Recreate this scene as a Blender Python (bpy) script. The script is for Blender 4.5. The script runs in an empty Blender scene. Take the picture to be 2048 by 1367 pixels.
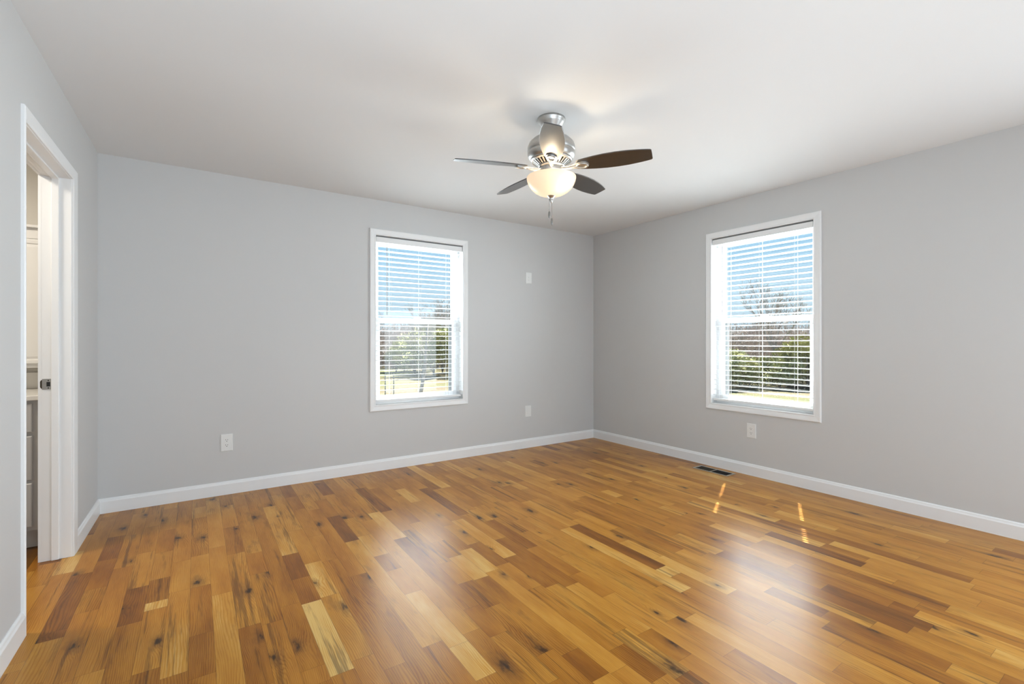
import bpy, bmesh, math, random
from mathutils import Vector, Matrix
random.seed(11)
S = bpy.context.scene
COL = S.collection
PI = math.pi

# ------------------------------------------------------------------ camera
FPX = 949.6
YAW = math.atan2(640, FPX)                 # camera looks this far clockwise from +y
cam_d = bpy.data.cameras.new('camera'); cam = bpy.data.objects.new('camera', cam_d); COL.objects.link(cam)
cam_d.sensor_width = 36; cam_d.lens = 36 * FPX / 2048; cam_d.shift_y = -2.2 / 2048
cam_d.clip_start = 0.02; cam_d.clip_end = 500
cam.location = (0, 0, 1.17); cam.rotation_euler = (PI / 2, 0, -YAW)
S.camera = cam

# ------------------------------------------------------------------ view, sky, sun, large lights
vs = S.view_settings
vs.view_transform = 'Standard'; vs.look = 'None'; vs.exposure = 0.0; vs.gamma = 1; vs.use_curve_mapping = False

W = bpy.data.worlds.new('sky'); S.world = W; W.use_nodes = True
wn = W.node_tree.nodes; wl = W.node_tree.links; wn.clear()
tc = wn.new('ShaderNodeTexCoord'); sp = wn.new('ShaderNodeSeparateXYZ'); rp = wn.new('ShaderNodeValToRGB')
bg = wn.new('ShaderNodeBackground'); wo = wn.new('ShaderNodeOutputWorld')
wl.new(tc.outputs['Generated'], sp.inputs[0]); wl.new(sp.outputs['Z'], rp.inputs[0])
wl.new(rp.outputs[0], bg.inputs[0]); wl.new(bg.outputs[0], wo.inputs[0])
cr = rp.color_ramp
cr.elements[0].position = 0.0; cr.elements[0].color = (0.66, 0.78, 0.90, 1)
cr.elements[1].position = 1.0; cr.elements[1].color = (0.18, 0.42, 0.82, 1)
e = cr.elements.new(0.06); e.color = (0.60, 0.78, 0.93, 1)
e = cr.elements.new(0.22); e.color = (0.32, 0.62, 0.90, 1)
bg.inputs[1].default_value = 1.0

def lamp(name, kind, loc, energy, color=(1, 1, 1), rot=None, look=None, **kw):
    d = bpy.data.lights.new(name, kind); o = bpy.data.objects.new(name, d); COL.objects.link(o)
    d.energy = energy; d.color = color; o.location = loc
    for k, v in kw.items(): setattr(d, k, v)
    if look is not None:
        o.rotation_euler = Vector(look).to_track_quat('-Z', 'Y').to_euler()
    return o

SUN_EL = math.atan(1.29)
lamp('sun', 'SUN', (12, 8, 12), 30.0, (1.0, 0.95, 0.87),
     look=(-math.cos(SUN_EL) * 0.889, -math.cos(SUN_EL) * 0.458, -math.sin(SUN_EL)), angle=math.radians(0.53))
# daylight entering at the two windows, then added fill lamps behind the camera
lamp('window_daylight_rear', 'AREA', (1.81, 4.227 + 0.30, 1.36), 56, (0.89, 0.985, 1.09), look=(0, -1, -0.12),
     shape='RECTANGLE', size=0.86, size_y=1.5)
lamp('window_daylight_side', 'AREA', (4.042 + 0.30, 2.204, 1.36), 82, (0.89, 0.985, 1.09), look=(-1, 0, -0.12),
     shape='RECTANGLE', size=0.86, size_y=1.5)
lamp('room_fill', 'AREA', (0.95, -0.86, 1.0), 35, (0.875, 1.0, 1.11), look=(0.10, 1, 0.10),
     shape='RECTANGLE', size=2.2, size_y=1.5)  # added fill; the front wall is closed
lamp('room_fill_right', 'AREA', (3.62, -0.50, 0.95), 33, (0.875, 1.0, 1.11), look=(-1, 0.72, 0.0),
     shape='RECTANGLE', size=1.3, size_y=1.7)  # second added fill, from the right front corner
lamp('ceiling_fill', 'AREA', (0.0, -0.40, 0.75), 22, (0.78, 1.0, 1.21), look=(-0.15, 0.40, 1),
     shape='RECTANGLE', size=1.2, size_y=0.8)  # added fill lamp aimed up to brighten the ceiling
lamp('bathroom_lamp', 'AREA', (-1.35, 3.1, 2.40), 24, (1.0, 0.91, 0.78), look=(0, 0, -1), shape='DISK', size=0.4)

# ------------------------------------------------------------------ helpers: objects
def srgb(r, g, b, k=1.0):
    def f(c):
        c = c / 255.0
        return (c / 12.92 if c <= 0.04045 else ((c + 0.055) / 1.055) ** 2.4) * k
    return (f(r), f(g), f(b), 1)

def empty(name, loc, rotz=0.0, label=None, cat=None, group=None, kind=None):
    o = bpy.data.objects.new(name, None); COL.objects.link(o)
    o.location = loc; o.rotation_euler = (0, 0, rotz); o.empty_display_size = 0.1
    tag(o, label, cat, group, kind); return o

def tag(o, label=None, cat=None, group=None, kind=None):
    if label: o['label'] = label
    if cat: o['category'] = cat
    if group: o['group'] = group
    if kind: o['kind'] = kind
    return o

class MB:
    """collects shapes, then links them as one mesh object"""
    def __init__(s): s.v = []; s.f = []; s.sm = []
    def add(s, vs, fs, smooth=False):
        b = len(s.v); s.v += [tuple(p) for p in vs]
        for f in fs: s.f.append([i + b for i in f]); s.sm.append(smooth)
        return s
    def box(s, x0, x1, y0, y1, z0, z1, M=None):
        x0, x1 = sorted((x0, x1)); y0, y1 = sorted((y0, y1)); z0, z1 = sorted((z0, z1))
        p = [Vector(c) for c in ((x0, y0, z0), (x1, y0, z0), (x1, y1, z0), (x0, y1, z0),
                                 (x0, y0, z1), (x1, y0, z1), (x1, y1, z1), (x0, y1, z1))]
        if M: p = [M @ q for q in p]
        return s.add(p, [(0, 3, 2, 1), (4, 5, 6, 7), (0, 1, 5, 4), (1, 2, 6, 5), (2, 3, 7, 6), (3, 0, 4, 7)])
    def lathe(s, prof, n=48, c=(0, 0, 0), M=None, smooth=True, closed=False):
        vs = []; fs = []
        for r, z in prof:
            for k in range(n):
                a = 2 * PI * k / n
                p = Vector((c[0] + r * math.cos(a), c[1] + r * math.sin(a), c[2] + z))
                vs.append(M @ p if M else p)
        m = len(prof)
        for i in range(m if closed else m - 1):
            j = (i + 1) % m
            for k in range(n):
                fs.append((i * n + k, i * n + (k + 1) % n, j * n + (k + 1) % n, j * n + k))
        return s.add(vs, fs, smooth)
    def tube(s, pts, rad, n=8, cap=True, smooth=True):
        pts = [Vector(p) for p in pts]; vs = []; fs = []
        rad = rad if isinstance(rad, (list, tuple)) else [rad] * len(pts)
        for i, p in enumerate(pts):
            d = (pts[min(i + 1, len(pts) - 1)] - pts[max(i - 1, 0)]).normalized()
            u = d.cross(Vector((0, 0, 1)) if abs(d.z) < 0.9 else Vector((1, 0, 0))).normalized(); w = d.cross(u)
            for k in range(n):
                a = 2 * PI * k / n
                vs.append(p + (u * math.cos(a) + w * math.sin(a)) * rad[i])
        for i in range(len(pts) - 1):
            for k in range(n):
                fs.append((i * n + k, i * n + (k + 1) % n, (i + 1) * n + (k + 1) % n, (i + 1) * n + k))
        if cap:
            fs.append(tuple(range(n))); fs.append(tuple((len(pts) - 1) * n + k for k in range(n)))
        return s.add(vs, fs, smooth)
    def prism(s, outline, z0, z1, M=None):
        n = len(outline)
        vs = [Vector((x, y, z0)) for x, y in outline] + [Vector((x, y, z1)) for x, y in outline]
        if M: vs = [M @ q for q in vs]
        fs = [tuple(reversed(range(n))), tuple(range(n, 2 * n))]
        fs += [(i, (i + 1) % n, n + (i + 1) % n, n + i) for i in range(n)]
        return s.add(vs, fs)
    def sweep(s, path, prof, closed=True):
        """path: list of (point, outward dir, normal dir); prof: (outward, normal) offsets, a closed outline"""
        vs = []; fs = []; m = len(prof)
        for p, o, nn in path:
            for a, b in prof: vs.append(Vector(p) + Vector(o) * a + Vector(nn) * b)
        L = len(path)
        for i in range(L if closed else L - 1):
            j = (i + 1) % L
            for k in range(m):
                fs.append((i * m + k, j * m + k, j * m + (k + 1) % m, i * m + (k + 1) % m))
        if not closed:
            fs.append(tuple(range(m))); fs.append(tuple((L - 1) * m + k for k in range(m)))
        return s.add(vs, fs)
    def rect(s, x0, x1, z0, z1, prof):
        """mitred frame in the local xz plane, normal towards the room (-y)"""
        nn = (0, -1, 0)
        return s.sweep([((x0, 0, z0), (-1, 0, -1), nn), ((x1, 0, z0), (1, 0, -1), nn),
                        ((x1, 0, z1), (1, 0, 1), nn), ((x0, 0, z1), (-1, 0, 1), nn)], prof)
    def ring(s, x0, x1, z0, z1, w, y0, y1, wb=None, wt=None):
        wb = w if wb is None else wb; wt = w if wt is None else wt
        s.box(x0, x0 + w, y0, y1, z0, z1); s.box(x1 - w, x1, y0, y1, z0, z1)
        s.box(x0 + w, x1 - w, y0, y1, z0, z0 + wb); s.box(x0 + w, x1 - w, y0, y1, z1 - wt, z1)
        return s
    def build(s, name, m, parent=None, bevel=0.0, solid=0.0):
        me = bpy.data.meshes.new(name); me.from_pydata(s.v, [], s.f)
        bm = bmesh.new(); bm.from_mesh(me)
        bmesh.ops.recalc_face_normals(bm, faces=bm.faces)
        bm.to_mesh(me); bm.free()
        me.polygons.foreach_set('use_smooth', s.sm)
        if m: me.materials.append(m)
        o = bpy.data.objects.new(name, me); COL.objects.link(o)
        if parent: o.parent = parent
        if solid:
            q = o.modifiers.new('solid', 'SOLIDIFY'); q.thickness = solid; q.offset = 0
        if bevel:
            q = o.modifiers.new('bevel', 'BEVEL'); q.width = bevel; q.segments = 2; q.limit_method = 'ANGLE'
            q.angle_limit = math.radians(40)
        return o

def struct(name, mb, m, parent=None, **k):
    o = mb.build(name, m, parent, **k)
    if not parent: o['kind'] = 'structure'
    return o

# ------------------------------------------------------------------ helpers: materials
class NT:
    def __init__(s, name):
        s.m = bpy.data.materials.new(name); s.m.use_nodes = True
        s.t = s.m.node_tree; s.t.nodes.clear()
        s.out = s.n('ShaderNodeOutputMaterial')
    def n(s, k, **kw):
        q = s.t.nodes.new(k)
        for a, b in kw.items(): setattr(q, a, b)
        return q
    def put(s, sock, v):
        if v is None: return
        if hasattr(v, 'links') or hasattr(v, 'is_linked'): s.t.links.new(v, sock)
        elif isinstance(v, (tuple, list)) and len(v) == 3 and sock.type == 'RGBA': sock.default_value = (*v, 1)
        else: sock.default_value = v
    def math(s, op, a, b=None, c=None, clamp=False):
        q = s.n('ShaderNodeMath', operation=op, use_clamp=clamp)
        s.put(q.inputs[0], a); s.put(q.inputs[1], b)
        if c is not None: s.put(q.inputs[2], c)
        return q.outputs[0]
    def sm(s, x, lo, hi, o0=0.0, o1=1.0):
        q = s.n('ShaderNodeMapRange', interpolation_type='SMOOTHSTEP')
        for i, v in enumerate((x, lo, hi, o0, o1)): s.put(q.inputs[i], v)
        return q.outputs[0]
    def xyz(s, x, y, z=0.0):
        q = s.n('ShaderNodeCombineXYZ')
        for i, v in enumerate((x, y, z)): s.put(q.inputs[i], v)
        return q.outputs[0]
    def noise(s, vec, scale=1.0, detail=2.0, rough=0.5, out=0):
        q = s.n('ShaderNodeTexNoise'); s.put(q.inputs['Vector'], vec)
        q.inputs['Scale'].default_value = scale; q.inputs['Detail'].default_value = detail
        q.inputs['Roughness'].default_value = rough
        return q.outputs[out]
    def mix(s, f, a, b, mode='MIX'):
        q = s.n('ShaderNodeMix', data_type='RGBA', blend_type=mode)
        s.put(q.inputs[0], f); s.put(q.inputs[6], a); s.put(q.inputs[7], b)
        return q.outputs[2]
    def ramp(s, f, stops):
        q = s.n('ShaderNodeValToRGB'); s.put(q.inputs[0], f); e = q.color_ramp.elements
        e[0].position, e[0].color = stops[0]; e[1].position, e[1].color = stops[-1]
        for p, c in stops[1:-1]:
            x = e.new(p); x.color = c
        return q.outputs[0]
    def bump(s, h, strength, dist=0.001):
        q = s.n('ShaderNodeBump'); s.put(q.inputs['Height'], h)
        q.inputs['Strength'].default_value = strength; q.inputs['Distance'].default_value = dist
        return q.outputs[0]
    def principled(s, **kw):
        q = s.n('ShaderNodeBsdfPrincipled')
        for k, v in kw.items(): s.put(q.inputs[k.replace('_', ' ')], v)
        s.t.links.new(q.outputs[0], s.out.inputs[0]); return q
    def obj(s): return s.n('ShaderNodeTexCoord').outputs['Object']

def plain(name, col, rough=0.5, metal=0.0, var=0.04, scale=3.0, bump=0.0, bscale=200.0, spec=0.5, coat=0.0, **kw):
    t = NT(name); c = t.obj()
    f = t.noise(c, scale, 3)
    f = t.math('MULTIPLY_ADD', f, 2 * var, 1.0 - var)
    cc = t.mix(1.0, col, t.xyz(f, f, f), 'MULTIPLY')
    nb = t.bump(t.noise(c, bscale, 2), bump) if bump else None
    t.principled(Base_Color=cc, Roughness=rough, Metallic=metal, Specular_IOR_Level=spec, Coat_Weight=coat, Normal=nb, **kw)
    return t.m

M = {}
M['wall'] = plain('grey_wall_paint', (0.615, 0.610, 0.600, 1), 0.6, var=0.012, scale=1.5, bump=0.05, bscale=350, spec=0.3)
M['ceil'] = plain('ceiling_paint', (0.78, 0.78, 0.775, 1), 0.8, var=0.01, scale=1.2, bump=0.05, bscale=300, spec=0.2)
M['trim'] = plain('white_trim_paint', (0.85, 0.85, 0.845, 1), 0.35, var=0.015, scale=5, bump=0.02, bscale=80)
M['vinyl'] = plain('white_vinyl', (0.86, 0.86, 0.86, 1), 0.4, var=0.01)
M['plate'] = plain('white_plastic', (0.80, 0.80, 0.78, 1), 0.35, var=0.01)
M['dark'] = plain('dark_recess', (0.012, 0.012, 0.012, 1), 0.7, var=0.1)
M['nickel'] = plain('brushed_nickel', (0.52, 0.51, 0.49, 1), 0.36, 1.0, var=0.08, scale=30)
M['steel'] = plain('satin_steel', (0.42, 0.41, 0.39, 1), 0.4, 1.0, var=0.15, scale=90)
M['chain'] = plain('chain_metal', (0.26, 0.25, 0.235, 1), 0.4, 0.8)
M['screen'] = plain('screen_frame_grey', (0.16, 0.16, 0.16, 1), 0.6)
M['cab'] = plain('vanity_grey_paint', (0.55, 0.54, 0.53, 1), 0.4, var=0.02)
M['counter'] = plain('cultured_marble_white', (0.80, 0.78, 0.74, 1), 0.2, var=0.02, scale=6)
M['cabwhite'] = plain('cabinet_white_paint', (0.80, 0.79, 0.77, 1), 0.4, var=0.02)
M['bathwall'] = plain('bathroom_cream_paint', (0.66, 0.63, 0.57, 1), 0.6, var=0.02)
M['siding'] = plain('exterior_siding', (0.7, 0.7, 0.68, 1), 0.7)
M['wand'] = plain('clear_grey_wand', (0.42, 0.42, 0.43, 1), 0.25)
M['register'] = plain('register_pewter', (0.40, 0.36, 0.29, 1), 0.4, 0.6, var=0.1, scale=60)
M['louvre'] = plain('register_louvre_brown', (0.055, 0.043, 0.030, 1), 0.5, 0.3, var=0.2, scale=60)
M['cord'] = plain('white_cord', (0.80, 0.80, 0.78, 1), 0.7)

def slat_material():
    t = NT('white_slat_faux_wood'); c = t.obj()
    sx = t.n('ShaderNodeSeparateXYZ'); t.put(sx.inputs[0], c)
    g = t.noise(t.xyz(t.math('MULTIPLY', sx.outputs[0], 3.0), t.math('MULTIPLY', sx.outputs[1], 120.0), sx.outputs[2]), 1.0, 2)
    f = t.math('MULTIPLY_ADD', g, 0.04, 0.86)
    col = t.xyz(f, f, f)
    p = t.n('ShaderNodeBsdfPrincipled'); t.put(p.inputs['Base Color'], col); p.inputs['Roughness'].default_value = 0.4
    tr = t.n('ShaderNodeBsdfTranslucent'); tr.inputs[0].default_value = (0.9, 0.9, 0.88, 1)
    mx = t.n('ShaderNodeMixShader'); mx.inputs[0].default_value = 0.30
    t.t.links.new(p.outputs[0], mx.inputs[1]); t.t.links.new(tr.outputs[0], mx.inputs[2])
    t.t.links.new(mx.outputs[0], t.out.inputs[0]); return t.m
M['slat'] = slat_material()

def glass_material():
    t = NT('window_glass')
    a = t.n('ShaderNodeBsdfTransparent'); a.inputs[0].default_value = (0.96, 0.98, 0.97, 1)
    g = t.n('ShaderNodeBsdfGlossy'); g.inputs['Roughness'].default_value = 0.02
    lw_ = t.n('ShaderNodeLayerWeight'); lw_.inputs[0].default_value = 0.5
    fr = t.math('MULTIPLY_ADD', t.math('POWER', lw_.outputs['Facing'], 5.0), 0.96, 0.04)
    sm = t.noise(t.obj(), 2.0, 2); f = t.math('MULTIPLY', fr, t.math('MULTIPLY_ADD', sm, 0.1, 0.85))
    mx = t.n('ShaderNodeMixShader'); t.put(mx.inputs[0], f)
    t.t.links.new(a.outputs[0], mx.inputs[1]); t.t.links.new(g.outputs[0], mx.inputs[2])
    t.t.links.new(mx.outputs[0], t.out.inputs[0]); return t.m
M['glass'] = glass_material()

def bowl_material():
    t = NT('alabaster_glass'); c = t.obj()
    n = t.noise(c, 9.0, 4, 0.6)
    f = t.math('MULTIPLY_ADD', n, 0.25, 0.80)
    col = t.mix(1.0, (0.12, 0.105, 0.09, 1), t.xyz(f, f, f), 'MULTIPLY')
    p = t.n('ShaderNodeBsdfPrincipled'); t.put(p.inputs['Base Color'], (0.80, 0.70, 0.60, 1)); p.inputs['Roughness'].default_value = 0.25
    tr = t.n('ShaderNodeBsdfTranslucent'); t.put(tr.inputs[0], col)
    mx = t.n('ShaderNodeMixShader'); mx.inputs[0].default_value = 0.6
    t.t.links.new(p.outputs[0], mx.inputs[1]); t.t.links.new(tr.outputs[0], mx.inputs[2])
    em = t.n('ShaderNodeEmission'); t.put(em.inputs[0], (1.0, 0.77, 0.53, 1)); em.inputs[1].default_value = 0.42
    ad = t.n('ShaderNodeAddShader')
    t.t.links.new(mx.outputs[0], ad.inputs[0]); t.t.links.new(em.outputs[0], ad.inputs[1])
    t.t.links.new(ad.outputs[0], t.out.inputs[0]); return t.m
M['bowl'] = bowl_material()
def bulb_material(power):
    t = NT('lit_bulb'); em = t.n('ShaderNodeEmission')
    f = t.noise(t.obj(), 20.0, 1); t.put(em.inputs[0], t.mix(f, (1, 0.80, 0.55, 1), (1, 0.85, 0.62, 1))); em.inputs[1].default_value = power
    t.t.links.new(em.outputs[0], t.out.inputs[0]); return t.m
M['bulb'] = bulb_material(165); M['bulb_dim'] = bulb_material(75)

def blade_material():
    t = NT('dark_walnut_blade'); c = t.obj()
    sx = t.n('ShaderNodeSeparateXYZ'); t.put(sx.inputs[0], c)
    g = t.noise(t.xyz(t.math('MULTIPLY', sx.outputs[0], 5.0), t.math('MULTIPLY', sx.outputs[1], 90.0), 0.0), 1.0, 4, 0.6)
    col = t.ramp(g, [(0.3, (0.009, 0.0055, 0.0035, 1)), (0.7, (0.022, 0.014, 0.009, 1))])
    t.principled(Base_Color=col, Roughness=0.42, Specular_IOR_Level=0.6, Coat_Weight=1.0, Coat_Roughness=0.28, Coat_IOR=1.7)
    return t.m
M['blade'] = blade_material()

def oak_material(name, dark=1.0):
    t = NT(name)
    uv = t.n('ShaderNodeUVMap', uv_map='plank'); sx = t.n('ShaderNodeSeparateXYZ'); t.put(sx.inputs[0], uv.outputs[0])
    u, v = sx.outputs[0], sx.outputs[1]
    a = t.n('ShaderNodeAttribute', attribute_name='plank_seed'); s2 = t.n('ShaderNodeSeparateXYZ'); t.put(s2.inputs[0], a.outputs['Vector'])
    r1, r2, tone = s2.outputs
    a = t.n('ShaderNodeAttribute', attribute_name='plank_knot'); s3 = t.n('ShaderNodeSeparateXYZ'); t.put(s3.inputs[0], a.outputs['Vector'])
    ku, kv, ks = s3.outputs
    uo = t.math('MULTIPLY_ADD', r1, 71.0, u); vo = t.math('MULTIPLY_ADD', r2, 43.0, v)
    def P(su, sv): return t.xyz(t.math('MULTIPLY', uo, su), t.math('MULTIPLY', vo, sv), t.math('MULTIPLY', r1, 9.0))
    # knot field
    wq = t.noise(P(9.0, 26.0), 1.0, 3.0, 0.6, out=1); wsx = t.n('ShaderNodeSeparateXYZ'); t.put(wsx.inputs[0], wq)
    wu = t.math('MULTIPLY', t.math('SUBTRACT', wsx.outputs[0], 0.5), 0.11); wv = t.math('MULTIPLY', t.math('SUBTRACT', wsx.outputs[1], 0.5), 0.045)
    dx = t.math('MULTIPLY', t.math('ADD', t.math('SUBTRACT', u, ku), wu), 0.48); dy = t.math('ADD', t.math('SUBTRACT', v, kv), wv)
    d = t.math('SQRT', t.math('ADD', t.math('MULTIPLY', dx, dx), t.math('MULTIPLY', dy, dy)))
    dn = t.math('DIVIDE', d, t.math('MAXIMUM', ks, 0.0005))
    bumpk = t.math('EXPONENT', t.math('MULTIPLY', t.math('MULTIPLY', dn, dn), -0.10))
    # growth rings (cathedral figure), bent round the knot
    low = t.noise(P(1.1, 5.0), 1.0, 2.0)
    med = t.noise(P(6.0, 40.0), 1.0, 2.0)
    w = t.math('ADD', v, t.math('MULTIPLY', t.math('SUBTRACT', low, 0.5), 0.11))
    w = t.math('ADD', w, t.math('MULTIPLY', t.math('SUBTRACT', med, 0.5), 0.012))
    w = t.math('ADD', w, t.math('MULTIPLY', bumpk, 0.024))
    fr = t.math('MULTIPLY_ADD', r2, 500.0, 650.0)
    ring = t.math('MULTIPLY_ADD', t.math('SINE', t.math('MULTIPLY', w, fr)), 0.5, 0.5)
    ring = t.math('POWER', ring, 2.0)
    fine = t.noise(P(14.0, 420.0), 1.0, 2.0)
    blot = t.noise(P(1.8, 9.0), 1.0, 3.0, 0.6)
    # dark mineral streaks and smoky patches
    st = t.noise(P(1.5, 34.0), 1.0, 4.0, 0.68)
    thr = t.math('MULTIPLY_ADD', r1, 0.20, 0.49)
    streak = t.sm(st, thr, t.math('ADD', thr, 0.14))
    sk = t.noise(P(5.0, 22.0), 1.0, 4.0, 0.65)
    thr2 = t.math('MULTIPLY_ADD', r2, 0.22, 0.49)
    smoke = t.sm(sk, thr2, t.math('ADD', thr2, 0.20))
    jag = t.noise(P(30.0, 60.0), 1.0, 3.0)
    dj = t.math('ADD', dn, t.math('MULTIPLY', t.math('SUBTRACT', jag, 0.5), 1.8))
    core = t.sm(dj, 1.05, 0.15)
    halo = t.sm(dj, 3.0, 0.4)
    # base tone
    tt = t.math('ADD', tone, t.math('MULTIPLY', t.math('SUBTRACT', blot, 0.5), 0.70))
    tt = t.math('ADD', tt, t.math('MULTIPLY', t.math('SUBTRACT', fine, 0.5), 0.22))
    tt = t.math('SUBTRACT', tt, t.math('MULTIPLY', ring, t.math('MULTIPLY_ADD', t.noise(P(2.5, 12.0), 1.0, 2.0), 0.30, -0.02)), clamp=True)
    k = dark
    base = t.ramp(tt, [(0.0, srgb(100, 56, 16, k)), (0.30, srgb(153, 94, 24, k)), (0.52, srgb(190, 127, 38, k)),
                       (0.75, srgb(214, 154, 60, k)), (1.0, srgb(238, 196, 116, k))])
    hue = t.mix(t.math('MULTIPLY', r2, 0.35), base, t.mix(1.0, base, (1.04, 0.93, 0.80, 1), 'MULTIPLY'))
    c = t.mix(t.math('MULTIPLY', streak, 0.55), hue, srgb(70, 42, 22, k))
    c = t.mix(t.math('MULTIPLY', smoke, 0.34), c, srgb(84, 56, 32, k))
    c = t.mix(t.math('MULTIPLY', halo, 0.50), c, srgb(88, 54, 27, k))
    c = t.mix(t.math('MULTIPLY', core, 0.85), c, srgb(42, 26, 17, k))
    # joints
    a = t.n('ShaderNodeAttribute', attribute_name='plank_size'); s4 = t.n('ShaderNodeSeparateXYZ'); t.put(s4.inputs[0], a.outputs['Vector'])
    L, Wd = s4.outputs[0], s4.outputs[1]
    ev = t.math('MINIMUM', v, t.math('SUBTRACT', Wd, v)); eu = t.math('MINIMUM', u, t.math('SUBTRACT', L, u))
    ed = t.math('MINIMUM', ev, eu)
    seam = t.sm(ed, 0.0011, 0.0002)
    c = t.mix(t.math('MULTIPLY', seam, 0.55), c, srgb(64, 38, 18, k))
    h = t.math('SUBTRACT', t.math('MULTIPLY', fine, 0.25), seam)
    wav = t.noise(t.obj(), 5.0, 2.0)
    nb = t.n('ShaderNodeBump'); nb.inputs['Strength'].default_value = 0.12; nb.inputs['Distance'].default_value = 0.0006; t.put(nb.inputs['Height'], h)
    nb2 = t.n('ShaderNodeBump'); nb2.inputs['Strength'].default_value = 0.10; nb2.inputs['Distance'].default_value = 0.003; t.put(nb2.inputs['Height'], wav)
    t.t.links.new(nb.outputs[0], nb2.inputs['Normal'])
    t.principled(Base_Color=c, Roughness=0.35, Specular_IOR_Level=0.08, Coat_Weight=0.42, Coat_Roughness=0.25,
                 Coat_IOR=1.5, Normal=nb2.outputs[0], Coat_Normal=nb2.outputs[0])
    return t.m
M['oak'] = oak_material('oak_floor', 0.82)

# ------------------------------------------------------------------ camera rays (only to read places off the photo)
CF = Vector((math.sin(YAW), math.cos(YAW), 0)); CR = Vector((math.cos(YAW), -math.sin(YAW), 0))
def ground(u, v, z=0.0):
    r = CF + CR * ((u - 1024) / FPX) - Vector((0, 0, 1)) * ((v - 681.3) / FPX)
    return Vector((0, 0, 1.17)) + r * ((z - 1.17) / r.z)
def direction(u):
    r = CF + CR * ((u - 1024) / FPX); return r

# ------------------------------------------------------------------ room shell
XL, XR, YB, YF, HC = -0.529, 4.042, 4.227, -0.95, 2.44
T = 0.16
WIN_W, WIN_H, WIN_Z = 0.88, 1.53, 0.592
WIN1_X, WIN2_Y = 1.81, 2.204
TILT = math.atan(0.0195)
ROT_BACK, ROT_RIGHT, ROT_LEFT = 0.0, -PI / 2, PI / 2 - TILT

def wall_with_hole(length0, length1, h0, h1, w):
    mb = MB(); a0, a1, z0, z1 = w
    mb.box(length0, a0, 0, T, h0, h1); mb.box(a1, length1, 0, T, h0, h1)
    mb.box(a0, a1, 0, T, z1, h1); mb.box(a0, a1, 0, T, h0, z0)
    return mb
g = 0.015
hole = (-WIN_W / 2 - g, WIN_W / 2 + g, WIN_Z - g, WIN_Z + WIN_H + g)
o = struct('wall_back', wall_with_hole(XL - WIN1_X, XR + T - WIN1_X, -0.3, HC + 0.2, hole), M['wall'])
o.location = (WIN1_X, YB, 0)
o = struct('wall_right', wall_with_hole(WIN2_Y - YB, WIN2_Y - YF + T, -0.3, HC + 0.2, hole), M['wall'])
o.location = (XR, WIN2_Y, 0); o.rotation_euler = (0, 0, ROT_RIGHT)
TL = 0.116
D0, D1, DH = -1.562, -0.757, 2.045
mb = MB(); mb.box(-5.3, D0 - g, 0, TL, -0.05, HC); mb.box(D1 + g, 0, 0, TL, -0.05, HC); mb.box(D0 - g, D1 + g, 0, TL, DH + g, HC)
o = struct('wall_left', mb, M['wall']); o.location = (XL, YB, 0); o.rotation_euler = (0, 0, ROT_LEFT)
struct('wall_front', MB().box(-0.70, XR, YF - T, YF, -0.05, HC), M['wall'])
struct('ceiling', MB().box(-2.6, XR, YF - T, YB, HC, HC + 0.2), M['ceil'])

# bathroom beyond the door
struct('wall_bathroom_rear', MB().box(-2.4, XL - TL - 0.01, YB, YB + T, -0.05, HC + 0.2), M['bathwall'])
struct('wall_bathroom_far', MB().box(-2.5, -2.4, 1.4, YB + T, -0.05, HC), M['bathwall'])
struct('wall_bathroom_near', MB().box(-2.5, -0.72, 1.3, 1.4, -0.05, HC), M['bathwall'])

# ------------------------------------------------------------------ oak floor
PW = 0.0825
SK = 0.006                                  # the boards lean very slightly off the side wall
X0 = 0.389 - 13 * PW
# (top px, bottom px, tone) for boards that can be picked out; (px, size) for knots
BOARDS = [((609.5, 1207), (665, 1352), 1.0), ((255, 1179), (240, 1252), .22), ((515, 985), (597, 1204), .45), ((389, 1112), (386, 1175), .72),
          ((390, 1180), (382, 1270), .66), ((382, 1273), (372, 1362), .36), ((1223, 1299), (1303, 1365), .22), ((1135, 1305), (1190, 1360), .30),
          ((902, 1294), (964, 1356), .92), ((1005, 1117), (1101, 1171), .30), ((941, 1088), (1004, 1128), .33), ((1322, 1134), (1345, 1152), .92),
          ((1650, 1172), (1861, 1257), .12), ((1698, 1180), (1781, 1210), .80), ((1779, 1210), (1831, 1228), .14), ((1983, 1309), (2046, 1340), .88),
          ((1696, 1146), (1897, 1214), .30), ((1147, 1167), (1290, 1262), .74), ((800, 1135), (838, 1180), .62), ((725, 1071), (760, 1110), .78),
          ((60, 1290), (110, 1262), .18), ((20, 1345), (62, 1318), .78), ((210, 1040), (235, 1030), .55), ((1020, 921), (1100, 962), .82),
          ((1210, 980), (1240, 992), .85), ((940, 1020), (960, 1045), .8), ((640, 1330), (650, 1362), .5), ((300, 1205), (280, 1225), .9),
          ((130, 1075), (185, 1068), .3), ((1330, 1010), (1370, 1028), .76)]
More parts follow.
